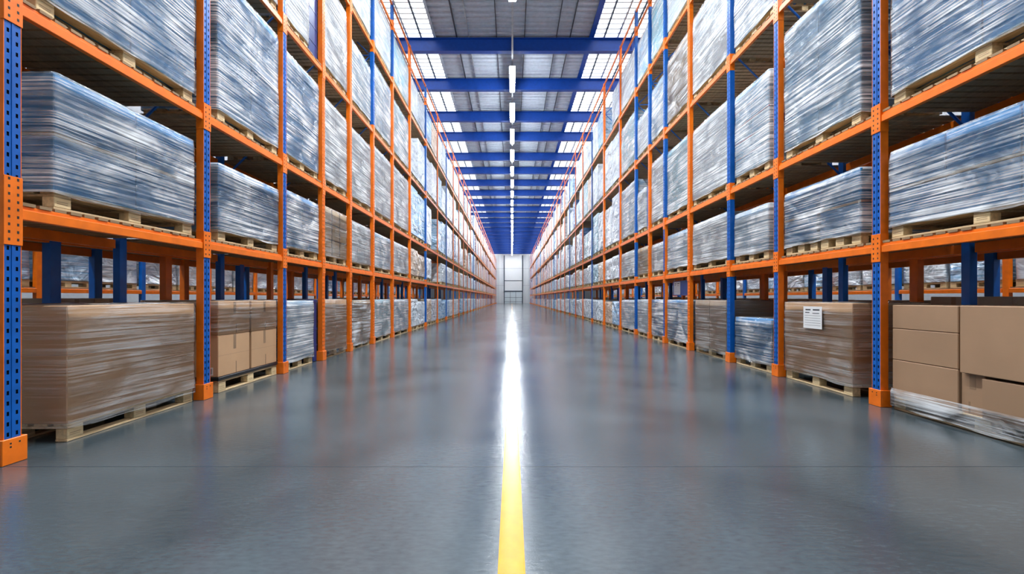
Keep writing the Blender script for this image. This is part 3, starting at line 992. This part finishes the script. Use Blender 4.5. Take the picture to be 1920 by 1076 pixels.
# ---- far bays: single-mesh loads and pallets, copied
FARH = {-1: [1.0, 0.98, 1.75, 1.7, 1.35], 1: [0.98, 0.95, 1.85, 1.85, 1.55]}
def far_mesh(col, w, h, seed):
    mb = film_mesh(w, LD, h, seed, 0.0, col, amp=0.012)
    return mb.mesh('wrapped_load', True)
_fm = {}
slots = []
for s, S in SIDE.items():
    P = S['posts']
    for i in range(S['near'], len(P) - 1):
        mid = (P[i] + P[i + 1]) / 2
        for half in (0, 1):
            for tr in range(5):
                a, c = (P[i] + HP + 0.05, mid - 0.03) if half == 0 else (mid + 0.03, P[i + 1] - HP - 0.05)
                slots.append((a, s, i, half, tr, a, c))
slots.sort()
LIM = 232
rest_load, rest_pal = MB(), MB()
nrest = 0
for (_, s, i, half, tr, a, c) in slots:
    q = R.random()
    if q < 0.035: continue                                   # an empty slot
    hf = R.choice((1.0, 0.97, 0.93, 0.86, 0.7 if tr > 1 else 0.9))
    col = R.choices(['wrap_white', 'wrap_grey', 'wrap_blue', 'wrap_teal', 'wrap_tan', 'wrap_navy'], [48, 16, 18, 7, 8, 3])[0]
    h = round(FARH[s][tr] * hf, 3)
    w = round(c - a, 3)
    X = s * (SIDE[s]['F'] + 0.06 + LD / 2); Y = (a + c) / 2; Z = base_z(s, tr)
    key = (col, w, h, R.randrange(2))
    if key not in _fm: _fm[key] = far_mesh(col, w - 0.03, h, R.randrange(999))
    if count['wrapped_load'] + count['carton_stack'] < LIM:
        place_pallet(s, i, tr, a, c, half, False)
        o = put('wrapped_load', _fm[key], None, (X, Y, Z + PH + 0.004))
        tag(o, '%s film-wrapped load %s' % (COLNAME[col], where(s, i, tr, half)), 'wrapped load', 'loads in the %s rack' % SIDE[s]['name'])
        count['wrapped_load'] += 1
    else:
        pallet_into(rest_pal, w, LD, X, Y, Z)
        z0, z1 = Z + PH + 0.004, Z + PH + h
        rest_load.cbox(X - LD / 2, X + LD / 2, Y - w / 2 + 0.01, Y + w / 2 - 0.01, z0, z1, col, 0.02)
        nrest += 1
o = rest_load.build('wrapped_load'); tag(o, 'the farthest wrapped loads in both racks, towards the end wall', 'wrapped loads', None, 'stuff')
o = rest_pal.build('wooden_pallet'); tag(o, 'the farthest wooden pallets in both racks, towards the end wall', 'pallets', None, 'stuff')

# ------------------------------------------------------------------ rack rows seen through the gaps above the floor loads
def back_row(s):
    """second row standing back to back, and the row across the next aisle"""
    S = SIDE[s]; F = S['F']; nm = S['name']
    F1 = F + RD + 0.16
    ys = [2.95, 4.85, 6.45, 8.2] + [8.2 + 1.9 * k for k in range(1, 14)] if s < 0 else [3.1, 4.5, 6.0, 7.7] + [7.7 + 1.9 * k for k in range(1, 14)]
    L1 = S['top'][0]
    pm = {}
    for m_ in (B_, O_):
        a = MB(); ubox(a, s, 0.0, 0.09, -0.06, 0.06, 0.002, 5.6, m_, 0.004); pm[m_] = a.mesh('post')
    for i, y in enumerate(ys):
        c1 = B_ if i % 2 else O_
        last = i == len(ys) - 1
        if last: break
        t = thing('back_rack_bay', (s * F1, y, 0), '%s bay of the rack row behind the %s rack, with %s posts' % (ORD[i], nm, CL[c1]), 'pallet rack', 'bays of the row behind the %s rack' % nm)
        put('post', pm[c1], t); put('post', pm[B_ if c1 == O_ else O_], t, (s * 1.0, 0.0, 0))
        L = ys[i + 1] - y - 0.126
        for z in (L1, S['top'][1], 5.5):
            a = MB(); ubox(a, s, 0.0, 0.05, 0, L, -BH, 0, O_, 0.004); a.build('beam', t, (0, 0.063, z))
            a = MB(); ubox(a, s, 1.04, 1.09, 0, L, -BH, 0, O_, 0.004); a.build('beam', t, (0, 0.063, z))
            a = MB(); ubox(a, s, 0.02, 1.06, 0.01, L - 0.01, 0.001, 0.025, 'deck_wood'); a.build('deck', t, (0, 0.063, z))
        w = L - 0.12
        # brown carton stacks standing on the floor, tops just above the front loads
        rr = random.Random(i * 5 + s)
        hh = rr.choice((1.14, 1.2, 1.24, 1.17, 1.22))
        n = rr.choice((2, 3))
        t2 = thing('carton_stack', (s * (F1 + 0.52), y + 0.063 + L / 2, 0.0), 'brown carton stack on the floor, %s bay behind the %s rack' % (ORD[i], nm), 'cartons', 'cartons behind the %s rack' % nm)
        cw = w / n
        for k in range(n):
            hk = hh - rr.choice((0, 0, 0.05, 0.1))
            for r_ in range(3):
                put('carton', carton_mesh(0.82, cw - 0.01, hk / 3 - 0.003, rr.choice(('carton_brown', 'carton_grey', 'carton_dark')), True), t2, (0, -w / 2 + cw * (k + 0.5), hk / 3 * r_ + 0.002))
    # row across the next aisle
    F2 = F1 + 1.1 + 3.6
    za, zb = 1.40, 2.55
    for i in range(17):
        y = 4.0 + i * 2.6
        c1 = O_ if i % 3 else B_
        t = thing('next_aisle_rack_bay', (s * F2, y, 0), '%s bay of the rack across the next aisle beyond the %s rack' % (ORD[i], nm), 'pallet rack', 'bays across the aisle beyond the %s rack' % nm)
        put('post', pm[c1], t)
        L = 2.6 - 0.126
        for z in (za, zb, 5.2):
            a = MB(); ubox(a, s, 0.0, 0.05, 0, L, -0.09, 0, O_, 0.004); a.build('beam', t, (0, 0.063, z))
            a = MB(); ubox(a, s, 0.02, 1.06, 0.01, L - 0.01, 0.001, 0.025, 'deck_wood'); a.build('deck', t, (0, 0.063, z))
        rr = random.Random(i * 3 + s)
        for half in (0, 1):
            w = L / 2 - 0.1
            yy = y + 0.063 + L * (0.25 + 0.5 * half)
            hn = ('nearer', 'farther')[half]
            tag(put('wooden_pallet', pallet_merged(w, 0.9), None, (s * (F2 + 0.54), yy, za + 0.03)),
                'pallet across the aisle beyond the %s rack, %s bay, %s half' % (nm, ORD[i], hn), 'pallet', 'pallets across the aisle beyond the %s rack' % nm)
            col = rr.choice(('wrap_white', 'wrap_grey', 'wrap_blue', 'wrap_white'))
            hgt = rr.choice((0.62, 0.66, 0.7))
            o = film_mesh(w - 0.03, 0.9, hgt, i + half, 0.0, col).build('wrapped_load', None, (s * (F2 + 0.54), yy, za + 0.03 + PH + 0.004), smooth=True)
            tag(o, '%s wrapped load across the aisle beyond the %s rack, %s bay, %s half' % (COLNAME[col], nm, ORD[i], hn), 'wrapped load', 'loads across the aisle beyond the %s rack' % nm)
            hh = rr.choice((0.9, 1.0, 1.15))
            t2 = thing('carton_stack', (s * (F2 + 0.54), yy, 0), 'cartons on the floor across the aisle beyond the %s rack, %s bay, %s half' % (nm, ORD[i], hn), 'cartons', 'cartons across the aisle beyond the %s rack' % nm)
            for r_ in range(2):
                put('carton', carton_mesh(0.85, w, hh / 2 - 0.004, rr.choice(('carton_brown', 'carton_grey', 'carton_dark')), True), t2, (0, 0, hh / 2 * r_ + 0.002))
back_row(-1); back_row(1)

# ------------------------------------------------------------------ world and view
wd = bpy.data.worlds.new('world'); sc.world = wd
wd.use_nodes = True
bg = wd.node_tree.nodes['Background']
bg.inputs[0].default_value = (0.75, 0.85, 1.0, 1); bg.inputs[1].default_value = 0.3
vs = sc.view_settings
vs.view_transform = 'Standard'; vs.look = 'None'; vs.gamma = 1.0; vs.use_curve_mapping = False
vs.exposure = 0.3
cy = sc.cycles
cy.use_denoising = True
cy.max_bounces = 7; cy.diffuse_bounces = 3; cy.glossy_bounces = 3; cy.transparent_max_bounces = 10; cy.transmission_bounces = 2
cy.sample_clamp_indirect = 6.0
cy.caustics_reflective = False; cy.caustics_refractive = False
print('COUNTS', count, 'rest', nrest, 'objects', len(bpy.data.objects))
